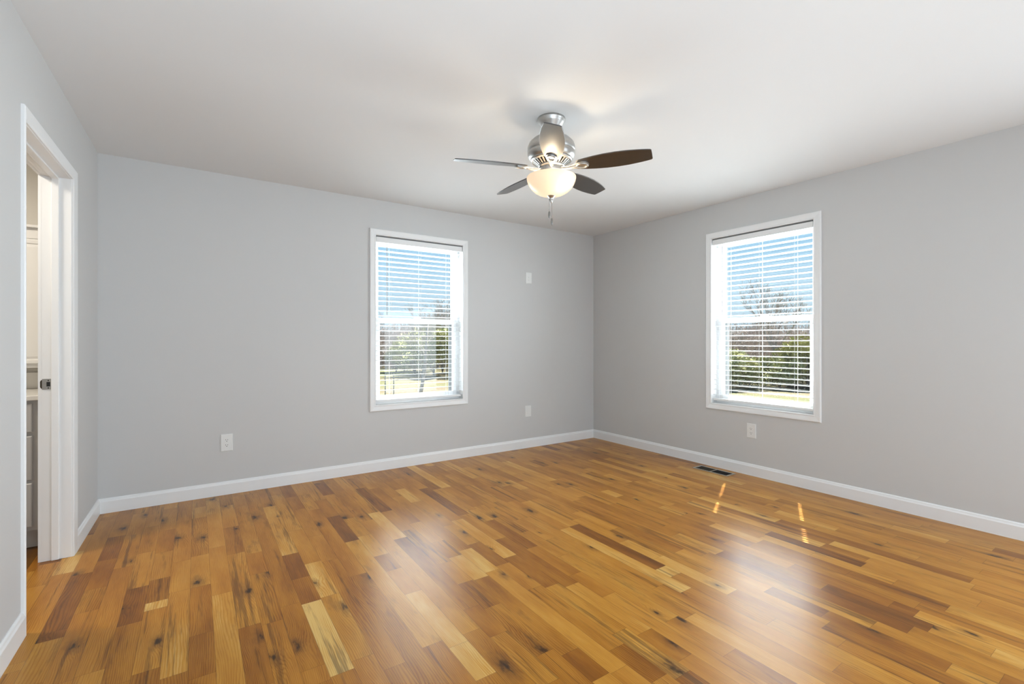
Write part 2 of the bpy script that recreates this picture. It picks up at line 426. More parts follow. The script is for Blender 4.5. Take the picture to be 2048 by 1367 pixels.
KNOTS = [((246, 1217), .010), ((396, 1163), .018), ((519.5, 1272), .013), ((499, 1181), .018), ((316, 1281), .014), ((572, 1231), .014),
         ((690, 1212), .017), ((668, 1082), .019), ((596, 1291), .014), ((548, 1315), .013), ((509, 1034), .024), ((451, 1011), .018),
         ((425, 997), .018), ((537, 1144), .018), ((637, 1048), .016), ((718, 1164), .015), ((740, 1154), .018), ((689, 1035), .022),
         ((354, 1076), .018), ((1102, 1240), .014), ((1084, 1298), .018), ((1249, 1258), .024), ((1348, 1285), .016), ((1009, 1149), .014),
         ((1183, 1093), .016), ((1241, 1072), .015), ((988, 1031), .018), ((930, 1065), .017), ((957, 1035), .02), ((1060, 1021), .02),
         ((1010, 1330), .022), ((1861, 1327), .018), ((1748, 1261), .016), ((1865, 1253), .014), ((1939, 1265), .012), ((1363, 1238), .018),
         ((1350, 1337), .024), ((1530, 1032), .014), ((1000, 965), .018), ((1016, 965), .017), ((815, 948), .02), ((960, 938), .016),
         ((1370, 975), .016), ((245, 1057), .018), ((150, 1150), .016), ((262, 1068), .02), ((150, 1290), .014), ((540, 1010), .016),
         ((405, 1075), .016), ((325, 1040), .018), ((290, 1030), .014), ((1190, 905), .02), ((1110, 925), .016), ((1140, 968), .018)]
def plank_mesh(name, xa, xb, ya, yb, m, clip=None):
    V = []; F = []; UV = []; SEED = []; KN = []; SZ = []
    rows = {}
    def row_of(p): return math.floor((p.x - SK * p.y - X0) / PW)
    for a, b, tn in BOARDS:
        p, q = ground(*a), ground(*b)
        mid = (p + q) / 2; lo, hi = sorted((p.y, q.y))
        rows.setdefault(row_of(mid), []).append((lo, hi, 0.14 + 0.76 * tn if tn < 0.56 else tn))
    kn = {}
    for a, s in KNOTS:
        p = ground(*a); kn.setdefault(row_of(p), []).append((p.y, p.x, s))
    r0 = math.floor((xa - X0) / PW) - 1; r1 = math.floor((xb - X0) / PW) + 1
    for r in range(r0, r1 + 1):
        x_lo, x_hi = X0 + r * PW, X0 + (r + 1) * PW
        fixed = sorted(rows.get(r, [])); segs = []; y = ya - random.uniform(0, 0.5)
        last = None
        def fill(y, end):
            while y < end - 1e-6:
                L = random.choice((0.25, 0.32, 0.4, 0.5, 0.6, 0.75, 0.95)) * random.uniform(0.85, 1.2)
                if end - (y + L) < 0.16: L = end - y
                tn = min(1, max(0, random.gauss(0.575, 0.085)))
                if random.random() < 0.05: tn = random.uniform(0.70, 0.88)
                elif random.random() < 0.05: tn = random.uniform(0.26, 0.36)
                segs.append((y, y + L, tn)); y += L
        for lo, hi, tn in fixed:
            if lo < y + 0.02: continue
            fill(y, lo); segs.append((lo, hi, tn)); y = hi
        fill(y, yb + 0.4)
        for lo, hi, tn in segs:
            a, b = max(lo, ya), min(hi, yb)
            if b - a < 0.004: continue
            xl0, xh0, xl1, xh1 = (x_lo + SK * a, x_hi + SK * a, x_lo + SK * b, x_hi + SK * b)
            cl = lambda x: min(max(x, xa), xb)
            if cl(xl0) >= cl(xh0) - 1e-4 and cl(xl1) >= cl(xh1) - 1e-4: continue
            n = len(V)
            V += [(cl(xl0), a, 0), (cl(xh0), a, 0), (cl(xh1), b, 0), (cl(xl1), b, 0)]
            F.append((n, n + 1, n + 2, n + 3))
            for (vx, vy, _) in V[n:]: UV.append((vy - lo, vx - SK * vy - x_lo))
            SEED.append((random.random(), random.random(), tn))
            k = None
            for ky, kx, s in kn.get(r, []):
                if lo <= ky < hi: k = (ky - lo, kx - SK * ky - x_lo, s)
            if k is None:
                k = (random.uniform(0, hi - lo), random.uniform(0.0, PW), random.uniform(0.006, 0.017)) if random.random() < 0.10 else (9, 9, 0.0005)
            KN.append(k); SZ.append((hi - lo, PW, 0))
    me = bpy.data.meshes.new(name); me.from_pydata(V, [], F)
    l = me.uv_layers.new(name='plank')
    for i, c in enumerate(UV): l.data[i].uv = c
    for nm, data in (('plank_seed', SEED), ('plank_knot', KN), ('plank_size', SZ)):
        at = me.attributes.new(nm, 'FLOAT_VECTOR', 'FACE'); at.data.foreach_set('vector', [c for t in data for c in t])
    me.materials.append(m); o = bpy.data.objects.new(name, me); COL.objects.link(o); o['kind'] = 'structure'
    return o
plank_mesh('floor', -0.70, XR, YF, YB, M['oak'])
struct('floor_slab', MB().box(-2.5, XR, YF, YB, -0.3, -0.012), M['siding'])
# bathroom floor: darker boards
M['bathfloor'] = oak_material('brown_bathroom_floor', 0.30)
bf = plank_mesh('floor_bathroom', -2.4, -0.70, 1.4, YB, M['bathfloor'])

# ------------------------------------------------------------------ baseboards
BB = [(0, 0), (0.0, 0.0), (0.014, 0.0), (0.014, 0.078), (0.010, 0.086), (0.008, 0.094), (0.003, 0.100), (0, 0.100)]
def baseboard(name, p0, p1, n, e0=0, e1=0):
    """p0,p1 on the wall line; n into the room; e0,e1 mitre amounts along the run per unit of depth"""
    d = (Vector((p1[0] - p0[0], p1[1] - p0[1], 0))).normalized(); nv = Vector((n[0], n[1], 0))
    mb = MB(); vs = []; prof = BB[1:]; m = len(prof)
    for P, ee in ((p0, e0), (p1, e1)):
        for a, z in prof:
            vs.append(Vector((P[0], P[1], z)) + nv * a + d * (ee * a))
    fs = [(k, (k + 1) % m, m + (k + 1) % m, m + k) for k in range(m)] + [tuple(range(m)), tuple(range(m, 2 * m))]
    mb.add(vs, fs); return struct(name, mb, M['trim'])
baseboard('baseboard_back', (XL, YB), (XR, YB), (0, -1), 1, -1)
baseboard('baseboard_right', (XR, YB), (XR, YF), (-1, 0), 1, 0)
ex = Vector((math.sin(TILT), math.cos(TILT), 0)); en = Vector((ex.y, -ex.x, 0))
def lw(a, n=0.0, z=0.0): return Vector((XL, YB, z)) + ex * a + en * n
CN, CFAR = 0.030, 0.085                      # casing widths at the two sides of the door
baseboard('baseboard_left', lw(0), lw(D1 + CFAR), en[:2], 1, 0)
baseboard('baseboard_left.001', lw(D0 - CN), lw(-5.1), en[:2], 0, 0)

# ------------------------------------------------------------------ door opening in the left wall
dr = empty('door_1', (XL, YB, 0), ROT_LEFT, kind='structure')
mb = MB()
ct = 0.014
def casing_prof(w): return [(0.003, 0), (0.003, 0.008), (0.012, ct - 0.002), (w * 0.7, ct), (w - 0.004, ct), (w, ct - 0.004), (w, 0)]
def casing_side(a, w, sgn, z1, wh):
    vs = []; pr = casing_prof(w); m = len(pr)
    for top in (0, 1):
        for q, t in pr:
            vs.append(Vector((a + sgn * q, -t, 0 if not top else z1 + q / w * wh)))
    fs = [(k, (k + 1) % m, m + (k + 1) % m, m + k) for k in range(m)] + [tuple(range(m)), tuple(range(m, 2 * m))]
    mb.add(vs, fs)
HW = 0.062
casing_side(D0, CN, -1, DH, HW); casing_side(D1, CFAR, 1, DH, HW)
vs = []; pr = casing_prof(HW); m = len(pr)
for a, w, sgn in ((D0, CN, -1), (D1, CFAR, 1)):
    for q, t in pr: vs.append(Vector((a + sgn * q / HW * w, -t, DH + q)))
mb.add(vs, [(k, (k + 1) % m, m + (k + 1) % m, m + k) for k in range(m)] + [tuple(range(m)), tuple(range(m, 2 * m))])
mb.build('casing', M['trim'], dr)
mb = MB(); mb.box(D0 - g, D0, -0.001, TL + 0.001, 0.001, DH + g); mb.box(D1, D1 + g, -0.001, TL + 0.001, 0.001, DH + g); mb.box(D0, D1, -0.001, TL + 0.001, DH, DH + g)
mb.build('jamb', M['trim'], dr)
mb = MB(); s0, s1, st_ = 0.046, 0.078, 0.011
mb.box(D0, D0 + st_, s0, s1, 0.001, DH); mb.box(D1 - st_, D1, s0, s1, 0.001, DH); mb.box(D0 + st_, D1 - st_, s0, s1, DH - st_, DH)
mb.build('door_stop', M['trim'], dr, bevel=0.003)
# casing on the bathroom side
mb = MB(); mb.box(D1, D1 + 0.06, TL, TL + 0.014, 0.001, DH + 0.06); mb.box(D0 - 0.06, D0, TL, TL + 0.014, 0.001, DH + 0.06); mb.box(D0, D1, TL, TL + 0.014, DH, DH + 0.06)
mb.build('bathroom_casing', M['trim'], dr)
# strike plate on the far jamb
zs = 0.940
mb = MB(); mb.box(D1 - 0.002, D1, 0.079, 0.114, zs - 0.0285, zs - 0.012); mb.box(D1 - 0.002, D1, 0.079, 0.114, zs + 0.012, zs + 0.0285)
mb.box(D1 - 0.002, D1, 0.097, 0.114, zs - 0.012, zs + 0.012); mb.box(D1 - 0.002, D1, 0.079, 0.082, zs - 0.012, zs + 0.012)
sp_ = mb.build('strike_plate', M['steel'], dr); sp_['label'] = 'brushed steel strike plate on the far door jamb'
MB().box(D1 - 0.0010, D1 - 0.0004, 0.082, 0.097, zs - 0.012, zs + 0.012).build('latch_hole', M['dark'], sp_)
mb = MB()
out = [(0.114, -0.024), (0.119, -0.020), (0.1235, -0.010), (0.125, 0), (0.1235, 0.010), (0.119, 0.020), (0.114, 0.024)]
vs = [Vector((D1 - 0.002 + (q - 0.114) * 0.25, q, zs + z)) for q, z in out] + [Vector((D1 - 0.0 + (q - 0.114) * 0.25, q, zs + z)) for q, z in out]
n = len(out); mb.add(vs, [tuple(range(n)), tuple(range(n, 2 * n))] + [(i, (i + 1) % n, n + (i + 1) % n, n + i) for i in range(n)])
mb.build('plate_lip', M['louvre'], sp_)
for dz in (-0.020, 0.020):
    MB().lathe([(0.0001, 0), (0.0032, 0), (0.0032, 0.0006), (0.0001, 0.0008)], 12,
               M=Matrix.Translation((D1 - 0.002, 0.0895, zs + dz)) @ Matrix.Rotation(-PI / 2, 4, 'Y')).build('screw', M['dark'], sp_)

# ------------------------------------------------------------------ windows
def make_window(name, loc, rot):
    w = empty(name, loc, rot, kind='structure')
    a, H = WIN_W / 2, WIN_H
    pr = [(0.0, 0.0), (0.0, 0.010), (0.006, 0.014), (0.014, 0.012), (0.038, 0.016), (0.050, 0.017), (0.056, 0.012), (0.056, 0.0)]
    MB().rect(-a, a, 0, H, pr).build('casing', M['trim'], w)
    mb = MB(); mb.box(-a - g, -a, 0, 0.075, -g, H + g); mb.box(a, a + g, 0, 0.075, -g, H + g)
    mb.box(-a, a, 0, 0.075, -g, 0); mb.box(-a, a, 0, 0.075, H, H + g); mb.build('jamb', M['trim'], w)
    mb = MB().ring(-a - g, a + g, -g, H + g, g + 0.026, 0.075, 0.162)
    mb.ring(-a + 0.026, a - 0.026, 0.026, H - 0.026, 0.008, 0.105, 0.112)
    mb.build('window_frame', M['vinyl'], w)
    x = a - 0.027; zm = 0.768
    us = MB().ring(-x, x, zm - 0.022, H - 0.027, 0.034, 0.116, 0.146).build('upper_sash', M['vinyl'], w, bevel=0.003)
    MB().box(-x + 0.03, x - 0.03, 0.129, 0.133, zm + 0.008, H - 0.058).build('pane', M['glass'], us)
    ls = MB().ring(-x, x, 0.027, zm + 0.022, 0.038, 0.080, 0.110, wb=0.046, wt=0.040).build('lower_sash', M['vinyl'], w, bevel=0.003)
    MB().box(-x + 0.034, x - 0.034, 0.094, 0.098, 0.068, zm - 0.016).build('pane', M['glass'], ls)
    MB().box(-0.03, 0.03, 0.084, 0.106, zm + 0.022, zm + 0.034).build('sash_lock', M['vinyl'], ls, bevel=0.003)
    MB().ring(-x + 0.004, x - 0.004, 0.03, zm - 0.01, 0.048, 0.150, 0.158, wb=0.02, wt=0.014).build('screen_frame', M['screen'], w)
    return w
make_window('window_1', (WIN1_X, YB, WIN_Z), ROT_BACK)
make_window('window_2', (XR, WIN2_Y, WIN_Z), ROT_RIGHT)

def make_blind(loc, rot, label):
    b = empty('window_blind', loc, rot, label, 'blind', 'slatted window blinds')
    a, H = WIN_W / 2, WIN_H
    hw = a - 0.006
    MB().prism([(-hw, -0.002), (hw, -0.002), (hw, 0.004), (-hw, 0.004)], H - 0.060, H - 0.0125).build('valance', M['trim'], b, bevel=0.0015)
    MB().box(-hw, hw, 0.013, 0.066, H - 0.052, H - 0.016).build('headrail', M['slat'], b)
    MB().box(-hw, hw, 0.007, 0.064, H - 0.016, H - 0.0005).build('shadow_gap_strip', M['screen'], b)  # dark strip added as the shadow gap above the valance
    mb = MB(); tilt = math.radians(4.0); z = H - 0.085; pitch = 0.0455; sw = a - 0.008
    hx = (-0.29, 0.29); hh = 0.0092; hw_ = 0.012
    n_s = 31; th = 0.0022
    def slat(z):
        R_ = Matrix.Translation((0, 0.040, z)) @ Matrix.Rotation(-tilt, 4, 'X')
        def zc(y): return 0.0022 * (1 - (y / 0.025) ** 2)
        ys = [-0.025, -0.016, -hh, hh, 0.016, 0.025]
        for i in range(5):
            y0, y1 = ys[i], ys[i + 1]
            xs = [(-sw, sw)]
            if i == 2: xs = [(-sw, hx[0] - hw_), (hx[0] + hw_, hx[1] - hw_), (hx[1] + hw_, sw)]
            for x0, x1 in xs:
                p = [(x0, y0, zc(y0)), (x1, y0, zc(y0)), (x1, y1, zc(y1)), (x0, y1, zc(y1))]
                p = p + [(q[0], q[1], q[2] - th) for q in p]
                mb.add([R_ @ Vector(q) for q in p], [(0, 1, 2, 3), (7, 6, 5, 4), (0, 4, 5, 1), (1, 5, 6, 2), (2, 6, 7, 3), (3, 7, 4, 0)])
    for k in range(n_s): slat(z - k * pitch)
    mb.build('slats', M['slat'], b)
    zb = z - n_s * pitch + 0.008
    MB().box(-sw, sw, 0.015, 0.065, zb - 0.020, zb).build('bottom_rail', M['trim'], b, bevel=0.003)
    for x in (-0.29, 0.0, 0.29):
        mb = MB()
        for y in (0.0125, 0.0675): mb.tube([(x, y, H - 0.05), (x, y, zb - 0.005)], 0.0011, 5)
        mb.build('ladder_cord', M['cord'], b)
    MB().tube([(-0.335, 0.004, H - 0.058), (-0.335, 0.003, H - 0.09), (-0.335, 0.002, 0.815)], [0.0022, 0.0035, 0.0035], 6, smooth=False).build('tilt_wand', M['wand'], b)
    return b
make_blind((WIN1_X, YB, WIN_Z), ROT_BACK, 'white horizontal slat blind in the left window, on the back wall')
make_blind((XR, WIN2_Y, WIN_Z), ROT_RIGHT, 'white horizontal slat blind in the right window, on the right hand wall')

# roof eaves outside
struct('trim_1', MB().box(-3, XR + T + 0.43, YB + T, YB + T + 0.43, HC + 0.02, HC + 0.2), M['siding'])
struct('trim_2', MB().box(XR + T, XR + T + 0.43, -2.0, YB + T, HC + 0.02, HC + 0.2), M['siding'])

# ------------------------------------------------------------------ wall plates
def plate_base(name, loc, rot, label, w=0.070, h=0.115, cat='wall outlet'):
    o = empty(name, loc, rot, label, cat)
    mb = MB(); t = 0.006
    x, z = w / 2, h / 2; i = 0.004
    vs = [(-x, 0, -z), (x, 0, -z), (x, 0, z), (-x, 0, z), (-x, -t * .55, -z), (x, -t * .55, -z), (x, -t * .55, z), (-x, -t * .55, z),
          (-x + i, -t, -z + i), (x - i, -t, -z + i), (x - i, -t, z - i), (-x + i, -t, z - i)]
    mb.add(vs, [(3, 2, 1, 0), (0, 1, 5, 4), (1, 2, 6, 5), (2, 3, 7, 6), (3, 0, 4, 7), (4, 5, 9, 8), (5, 6, 10, 9), (6, 7, 11, 10), (7, 4, 8, 11), (8, 9, 10, 11)])
    mb.build('cover_plate', M['plate'], o); return o
RY = Matrix.Rotation(PI / 2, 4, 'X')       # lathe axis z -> -y
def disc(x, y, z, r, d, n=16): return MB().lathe([(0.0001, 0), (r, 0), (r, d), (0.0001, d)], n, M=Matrix.Translation((x, y, z)) @ RY, smooth=False)
def duplex(loc, rot, label, w=0.070, h=0.115):
    o = plate_base('wall_outlet', loc, rot, label, w, h)
    for dz in (0.0195, -0.0195):
        q = []
        for k in range(24):
            an = 2 * PI * k / 24; q.append((0.0165 * math.cos(an), max(-0.0125, min(0.0125, 0.0165 * math.sin(an)))))
        r = MB().prism(q, 0.0055, 0.0075, Matrix.Translation((0, 0, dz)) @ RY).build('receptacle', M['plate'], o)
        for sx_, hh_ in ((-0.0065, 0.0042), (0.0065, 0.0034)):
            MB().box(sx_ - 0.0012, sx_ + 0.0012, -0.0077, -0.0070, dz + 0.003 - hh_, dz + 0.003 + hh_).build('slot', M['dark'], r)
        disc(0, -0.0070, dz - 0.0085, 0.0028, 0.0008).build('ground_hole', M['dark'], r)
    disc(0, -0.006, 0, 0.003, 0.0008).build('screw', M['plate'], o)
    return o
duplex((0.220, YB, 0.394), ROT_BACK, 'white duplex outlet low on the back wall, left of the window', 0.080, 0.130)
duplex((XR, 2.264, 0.388), ROT_RIGHT, 'white duplex outlet under the window on the right wall', 0.080, 0.124)
o = plate_base('cable_plate', (3.068, YB, 1.859), ROT_BACK, 'white cover plate with two small jacks high on the back wall near the corner', 0.080, 0.120, 'wall plate')
disc(0, -0.006, 0.010, 0.0065, 0.004).build('jack', M['plate'], o); disc(0, -0.006, -0.022, 0.0065, 0.004).build('jack', M['plate'], o)
o = plate_base('cable_plate', (3.061, YB, 0.400), ROT_BACK, 'white wall plate low on the back wall near the corner, right of the window', 0.080, 0.122, 'wall plate')
MB().box(-0.0165, 0.0165, -0.0075, -0.0055, -0.033, 0.033).build('receptacle', M['plate'], o, bevel=0.001)

# ------------------------------------------------------------------ floor register
fr_ = empty('floor_register', (3.894, 2.532, 0.0), PI / 2, 'metal floor vent with two dark grilles set in the oak floor by the right baseboard', 'floor vent')
mb = MB(); a, b, hgt = 0.172, 0.068, 0.004
mb.box(-a, a, -b, -b + 0.016, 0.0005, hgt); mb.box(-a, a, b - 0.016, b, 0.0005, hgt)
mb.box(-a, -a + 0.018, -b + 0.016, b - 0.016, 0.0005, hgt); mb.box(a - 0.018, a, -b + 0.016, b - 0.016, 0.0005, hgt)
mb.box(-0.005, 0.005, -b + 0.016, b - 0.016, 0.0005, hgt)
mb.build('frame', M['register'], fr_, bevel=0.0015)
for s_ in (-1, 1):
    mb = MB(); mb.box(min(s_ * 0.005, s_ * 0.154), max(s_ * 0.005, s_ * 0.154), -b + 0.016, b - 0.016, 0.0003, 0.0008)
    for k in range(7):
        y = -0.045 + k * 0.015
        mb.box(min(s_ * 0.005, s_ * 0.154), max(s_ * 0.005, s_ * 0.154), y - 0.0012, y + 0.0012, 0.0008, 0.0030)
    q = mb.build('grille', M['louvre'] if s_ > 0 else M['dark'], fr_)

# ------------------------------------------------------------------ ceiling fan
FX, FY = 1.708, 2.131
fan = empty('ceiling_fan', (FX, FY, HC), 0, 'five blade ceiling fan with a lit alabaster bowl, brushed nickel body and dark walnut blades', 'ceiling fan')
zc = -HC
def L(prof): return [(r, z + zc) for r, z in prof]
o = MB().lathe(L([(0.0005, 2.4395), (0.080, 2.4395), (0.081, 2.428), (0.076, 2.424), (0.0755, 2.421), (0.070, 2.412), (0.052, 2.388), (0.046, 2.378), (0.030, 2.374), (0.0005, 2.373)]), 56).build('canopy', M['nickel'], fan)
MB().lathe(L([(0.0005, 2.380), (0.014, 2.380), (0.014, 2.330), (0.0005, 2.330)]), 24).build('downrod', M['nickel'], fan)
MB().lathe(L([(0.0005, 2.345), (0.045, 2.342), (0.075, 2.334), (0.108, 2.318), (0.128, 2.298), (0.136, 2.276), (0.137, 2.252), (0.1335, 2.250), (0.1335, 2.247), (0.137, 2.245),
              (0.136, 2.232), (0.130, 2.218), (0.120, 2.206), (0.110, 2.200), (0.0005, 2.199)]), 64).build('motor_housing', M['nickel'], fan)
vr = MB().lathe(L([(0.0005, 2.201), (0.094, 2.201), (0.064, 2.168), (0.0005, 2.167)]), 48).build('vent_ring', M['dark'], fan)
mb = MB()
for k in range(30):
    Rz = Matrix.Rotation(2 * PI * k / 30, 4, 'Z')
    p = [(0.066, -0.0035, 2.1645), (0.066, 0.0035, 2.1645), (0.118, 0.0058, 2.203), (0.118, -0.0058, 2.203)]
    p = [Rz @ Vector((x, y, z + zc)) for x, y, z in p] + [Rz @ Vector((x - 0.006, y, z + zc + 0.008)) for x, y, z in p]
    mb.add(p, [(0, 1, 2, 3), (4, 5, 6, 7), (0, 1, 5, 4), (1, 2, 6, 5), (2, 3, 7, 6), (3, 0, 4, 7)])
mb.lathe(L([(0.105, 2.2005), (0.121, 2.2075), (0.118, 2.200), (0.110, 2.193), (0.102, 2.194)]), 48, closed=True)
mb.lathe(L([(0.062, 2.170), (0.076, 2.172), (0.076, 2.166), (0.068, 2.160), (0.060, 2.160)]), 48, closed=True)
mb.build('vent_fins', M['nickel'], vr)
MB().lathe(L([(0.0005, 2.168), (0.062, 2.168), (0.066, 2.160), (0.066, 2.136), (0.062, 2.130), (0.050, 2.126), (0.046, 2.112), (0.0005, 2.112)]), 48).build('light_fitter', M['nickel'], fan)
TH0 = math.radians(-94.1)
def blade_outline():
    st = [(0.150, 0.030), (0.165, 0.041), (0.20, 0.049), (0.25, 0.0575), (0.31, 0.0635), (0.37, 0.0655), (0.43, 0.063), (0.49, 0.0555), (0.535, 0.047), (0.552, 0.0425)]
    top = [(r, w) for r, w in st]; bot = [(r, -w) for r, w in reversed(st)]
    tip = [(0.557, 0.036), (0.558, 0.0), (0.557, -0.036)]
    return top + tip + bot
for k in range(5):
    # lateral/depth angles about the camera's axes -> world
    ang = TH0 + k * 2 * PI / 5 - YAW
    # clockwise edge (local -y) stands higher
    Bm = Matrix.Rotation(ang, 4, 'Z') @ Matrix.Translation((0, 0, 2.158 + zc)) @ Matrix.Rotation(math.radians(-14), 4, 'X')
    bl = MB().prism(blade_outline(), -0.003, 0.003).build('blade', M['blade'], fan, bevel=0.001)
    bl.matrix_local = Bm
    # bracket: an arm out of the hub that widens into a looped tongue under the blade
    br = MB()
    arm = [(0.055, 0.016), (0.085, 0.012), (0.110, 0.012), (0.135, 0.020), (0.155, 0.030), (0.185, 0.033), (0.205, 0.028), (0.216, 0.014)]
    br.prism([(r, w) for r, w in arm] + [(0.219, 0)] + [(r, -w) for r, w in reversed(arm)], -0.009, -0.0035)
    loop = [(0.150 + 0.030 * 1 + 0.030 * math.cos(t), 0.021 * math.sin(t)) for t in [2 * PI * i / 24 for i in range(24)]]
    pts = [(x, y, -0.011) for x, y in loop]; pts.append(pts[0]); pts.append(pts[1])
    br.tube(pts, 0.0045, 8, cap=False)
    br.tube([(0.056, 0, -0.004), (0.085, 0, -0.013), (0.12, 0, -0.013), (0.15, 0, -0.010)], [0.011, 0.009, 0.008, 0.006], 10)
    bo = br.build('blade_bracket', M['nickel'], fan, bevel=0.001); bo.matrix_local = Bm
bowl_p = L([(0.1405, 2.106), (0.1412, 2.100), (0.138, 2.084), (0.130, 2.064), (0.117, 2.044), (0.098, 2.026), (0.074, 2.012), (0.048, 2.003), (0.022, 1.999), (0.009, 1.998)])
bw = MB().lathe(bowl_p, 64).build('light_bowl', M['bowl'], fan); bw['label'] = 'glowing cream alabaster glass bowl'
MB().lathe(L([(0.0005, 2.004), (0.024, 2.004), (0.025, 2.000), (0.020, 1.996), (0.012, 1.986), (0.009, 1.979), (0.010, 1.976), (0.008, 1.969), (0.004, 1.960), (0.0005, 1.957)]), 32).build('finial', M['nickel'], fan)
for s_ in (-1, 1):
    px, py = 0.046 * s_ * CR.x - 0.060 * s_ * CF.x, 0.046 * s_ * CR.y - 0.060 * s_ * CF.y
    MB().lathe(L([(0.0005, 2.094), (0.012, 2.090), (0.020, 2.078), (0.022, 2.066), (0.018, 2.055), (0.008, 2.049), (0.0005, 2.048)]), 20, (px, py, 0)).build('bulb', M['bulb' if s_ > 0 else 'bulb_dim'], fan)
    MB().tube([(px * 0.55, py * 0.55, 2.113 + zc), (px * 0.9, py * 0.9, 2.098 + zc)], 0.010, 12).build('bulb_socket', M['plate'], fan)
for dx, z0_, z1_ in ((-0.0115, 1.990, 1.912), (0.003, 1.962, 1.872)):
    px, py = dx * CR.x, dx * CR.y
    ch = MB()
    n = int((z0_ - z1_) / 0.004)
    ch.tube([(px, py, z0_ + zc), (px, py, z1_ + zc)], 0.0010, 5)
    for i in range(n):
        ch.lathe([(0.0001, 0.0012), (0.0012, 0), (0.0001, -0.0012)], 6, (px, py, z0_ + zc - i * 0.004))
    c_ = ch.build('pull_chain', M['chain'], fan)
    MB().lathe([(0.0005, 0.001), (0.0035, 0.0), (0.0055, -0.006), (0.0062, -0.022), (0.0052, -0.034), (0.003, -0.039), (0.0005, -0.040)], 20, (px, py, z1_ + zc)).build('fob', M['chain'], c_)

# ------------------------------------------------------------------ bathroom furniture
VX1 = -0.668; VX0 = -1.75; VF = 3.70
va = empty('bathroom_vanity', ((VX0 + VX1) / 2, (VF + YB) / 2, 0), 0, 'grey painted bathroom vanity with a stack of drawers seen through the doorway', 'vanity')
ox, oy = va.location.x, va.location.y
def bxl(mb, x0, x1, y0, y1, z0, z1): mb.box(x0 - ox, x1 - ox, y0 - oy, y1 - oy, z0, z1)
mb = MB(); bxl(mb, VX0, VX1, VF, YB - 0.002, 0.112, 0.838); bxl(mb, VX0, VX1, VF + 0.055, YB - 0.002, 0.002, 0.112); mb.build('body', M['cab'], va)
def raised(mb, x0, x1, yf, z0, z1):
    """a raised panel front standing 18 mm proud, in absolute coordinates"""
    t = 0.018
    def rc(i, y): return [Vector((x0 + i - ox, y - oy, z0 + i)), Vector((x1 - i - ox, y - oy, z0 + i)), Vector((x1 - i - ox, y - oy, z1 - i)), Vector((x0 + i - ox, y - oy, z1 - i))]
    rings = [rc(0, yf), rc(0, yf - t + 0.004), rc(0.004, yf - t), rc(0.022, yf - t), rc(0.026, yf - t + 0.006), rc(0.032, yf - t + 0.006), rc(0.044, yf - t)]
    vs = [p for r in rings for p in r]; fs = []
    for i in range(len(rings) - 1):
        for k in range(4): fs.append((i * 4 + k, i * 4 + (k + 1) % 4, (i + 1) * 4 + (k + 1) % 4, (i + 1) * 4 + k))
    fs.append((0, 1, 2, 3)); fs.append(tuple(len(vs) - 4 + k for k in range(4)))
    mb.add(vs, fs)
DX1 = -0.738; DX0 = -1.13
for z0_, z1_ in ((0.662, 0.822), (0.395, 0.640), (0.136, 0.378)):
    mb = MB(); raised(mb, DX0, DX1, VF, z0_, z1_); mb.build('drawer', M['cab'], va)
for i in range(2):
    mb = MB(); raised(mb, VX0 + 0.03 + i * 0.28, VX0 + 0.29 + i * 0.28, VF, 0.136, 0.822); mb.build('door', M['cab'], va)
ct_ = empty('vanity_countertop', ((VX0 + VX1) / 2, (VF + YB) / 2, 0.838), 0, 'white bathroom countertop with a low backsplash on the vanity', 'countertop')
mb = MB(); mb.box(VX0 - ox - 0.01, VX1 - ox, VF - 0.03 - oy, YB - 0.002 - oy, 0.0, 0.028); mb.build('top', M['counter'], ct_, bevel=0.004)
MB().box(VX0 - ox - 0.01, VX1 - ox, YB - 0.022 - oy, YB - 0.002 - oy, 0.028, 0.132).build('backsplash', M['counter'], ct_, bevel=0.003)
wc = empty('wall_cabinet', (ox, oy, 0), 0, 'white raised panel wall cabinet above the bathroom countertop', 'cabinet')
CX0, CX1, CFY = -1.32, VX1, 4.075
mb = MB(); bxl(mb, CX0, CX1, CFY, YB - 0.002, 1.005, 1.800); mb.build('body', M['cabwhite'], wc)
mb = MB(); raised(mb, -1.00, CX1 - 0.004, CFY, 1.030, 1.790); mb.build('door', M['cabwhite'], wc)
mb = MB(); raised(mb, CX0, -1.004, CFY, 1.030, 1.790); mb.build('door', M['cabwhite'], wc)
mb = MB(); bxl(mb, CX0 - 0.02, CX1, CFY - 0.03, YB - 0.002, 1.865, 1.880); bxl(mb, CX0 - 0.01, CX1, CFY - 0.005, YB - 0.002, 1.800, 1.865); mb.build('crown', M['cabwhite'], wc)

# ------------------------------------------------------------------ outdoors
GZ = -1.05
def ground_material():
    t = NT('winter_lawn'); c = t.obj()
    a = t.noise(c, 0.16, 4, 0.6); b = t.noise(c, 3.0, 3)
    col = t.ramp(a, [(0.30, (0.080, 0.095, 0.040, 1)), (0.48, (0.108, 0.104, 0.052, 1)), (0.60, (0.125, 0.10, 0.066, 1)), (0.72, (0.135, 0.106, 0.083, 1))])
    f = t.math('MULTIPLY_ADD', b, 0.5, 0.75)
    t.principled(Base_Color=t.mix(1.0, col, t.xyz(f, f, f), 'MULTIPLY'), Roughness=0.95, Specular_IOR_Level=0.1)
    return t.m
mb = MB(); mb.box(-120, 160, -60, 200, GZ - 0.3, GZ); struct('ground', mb, ground_material())

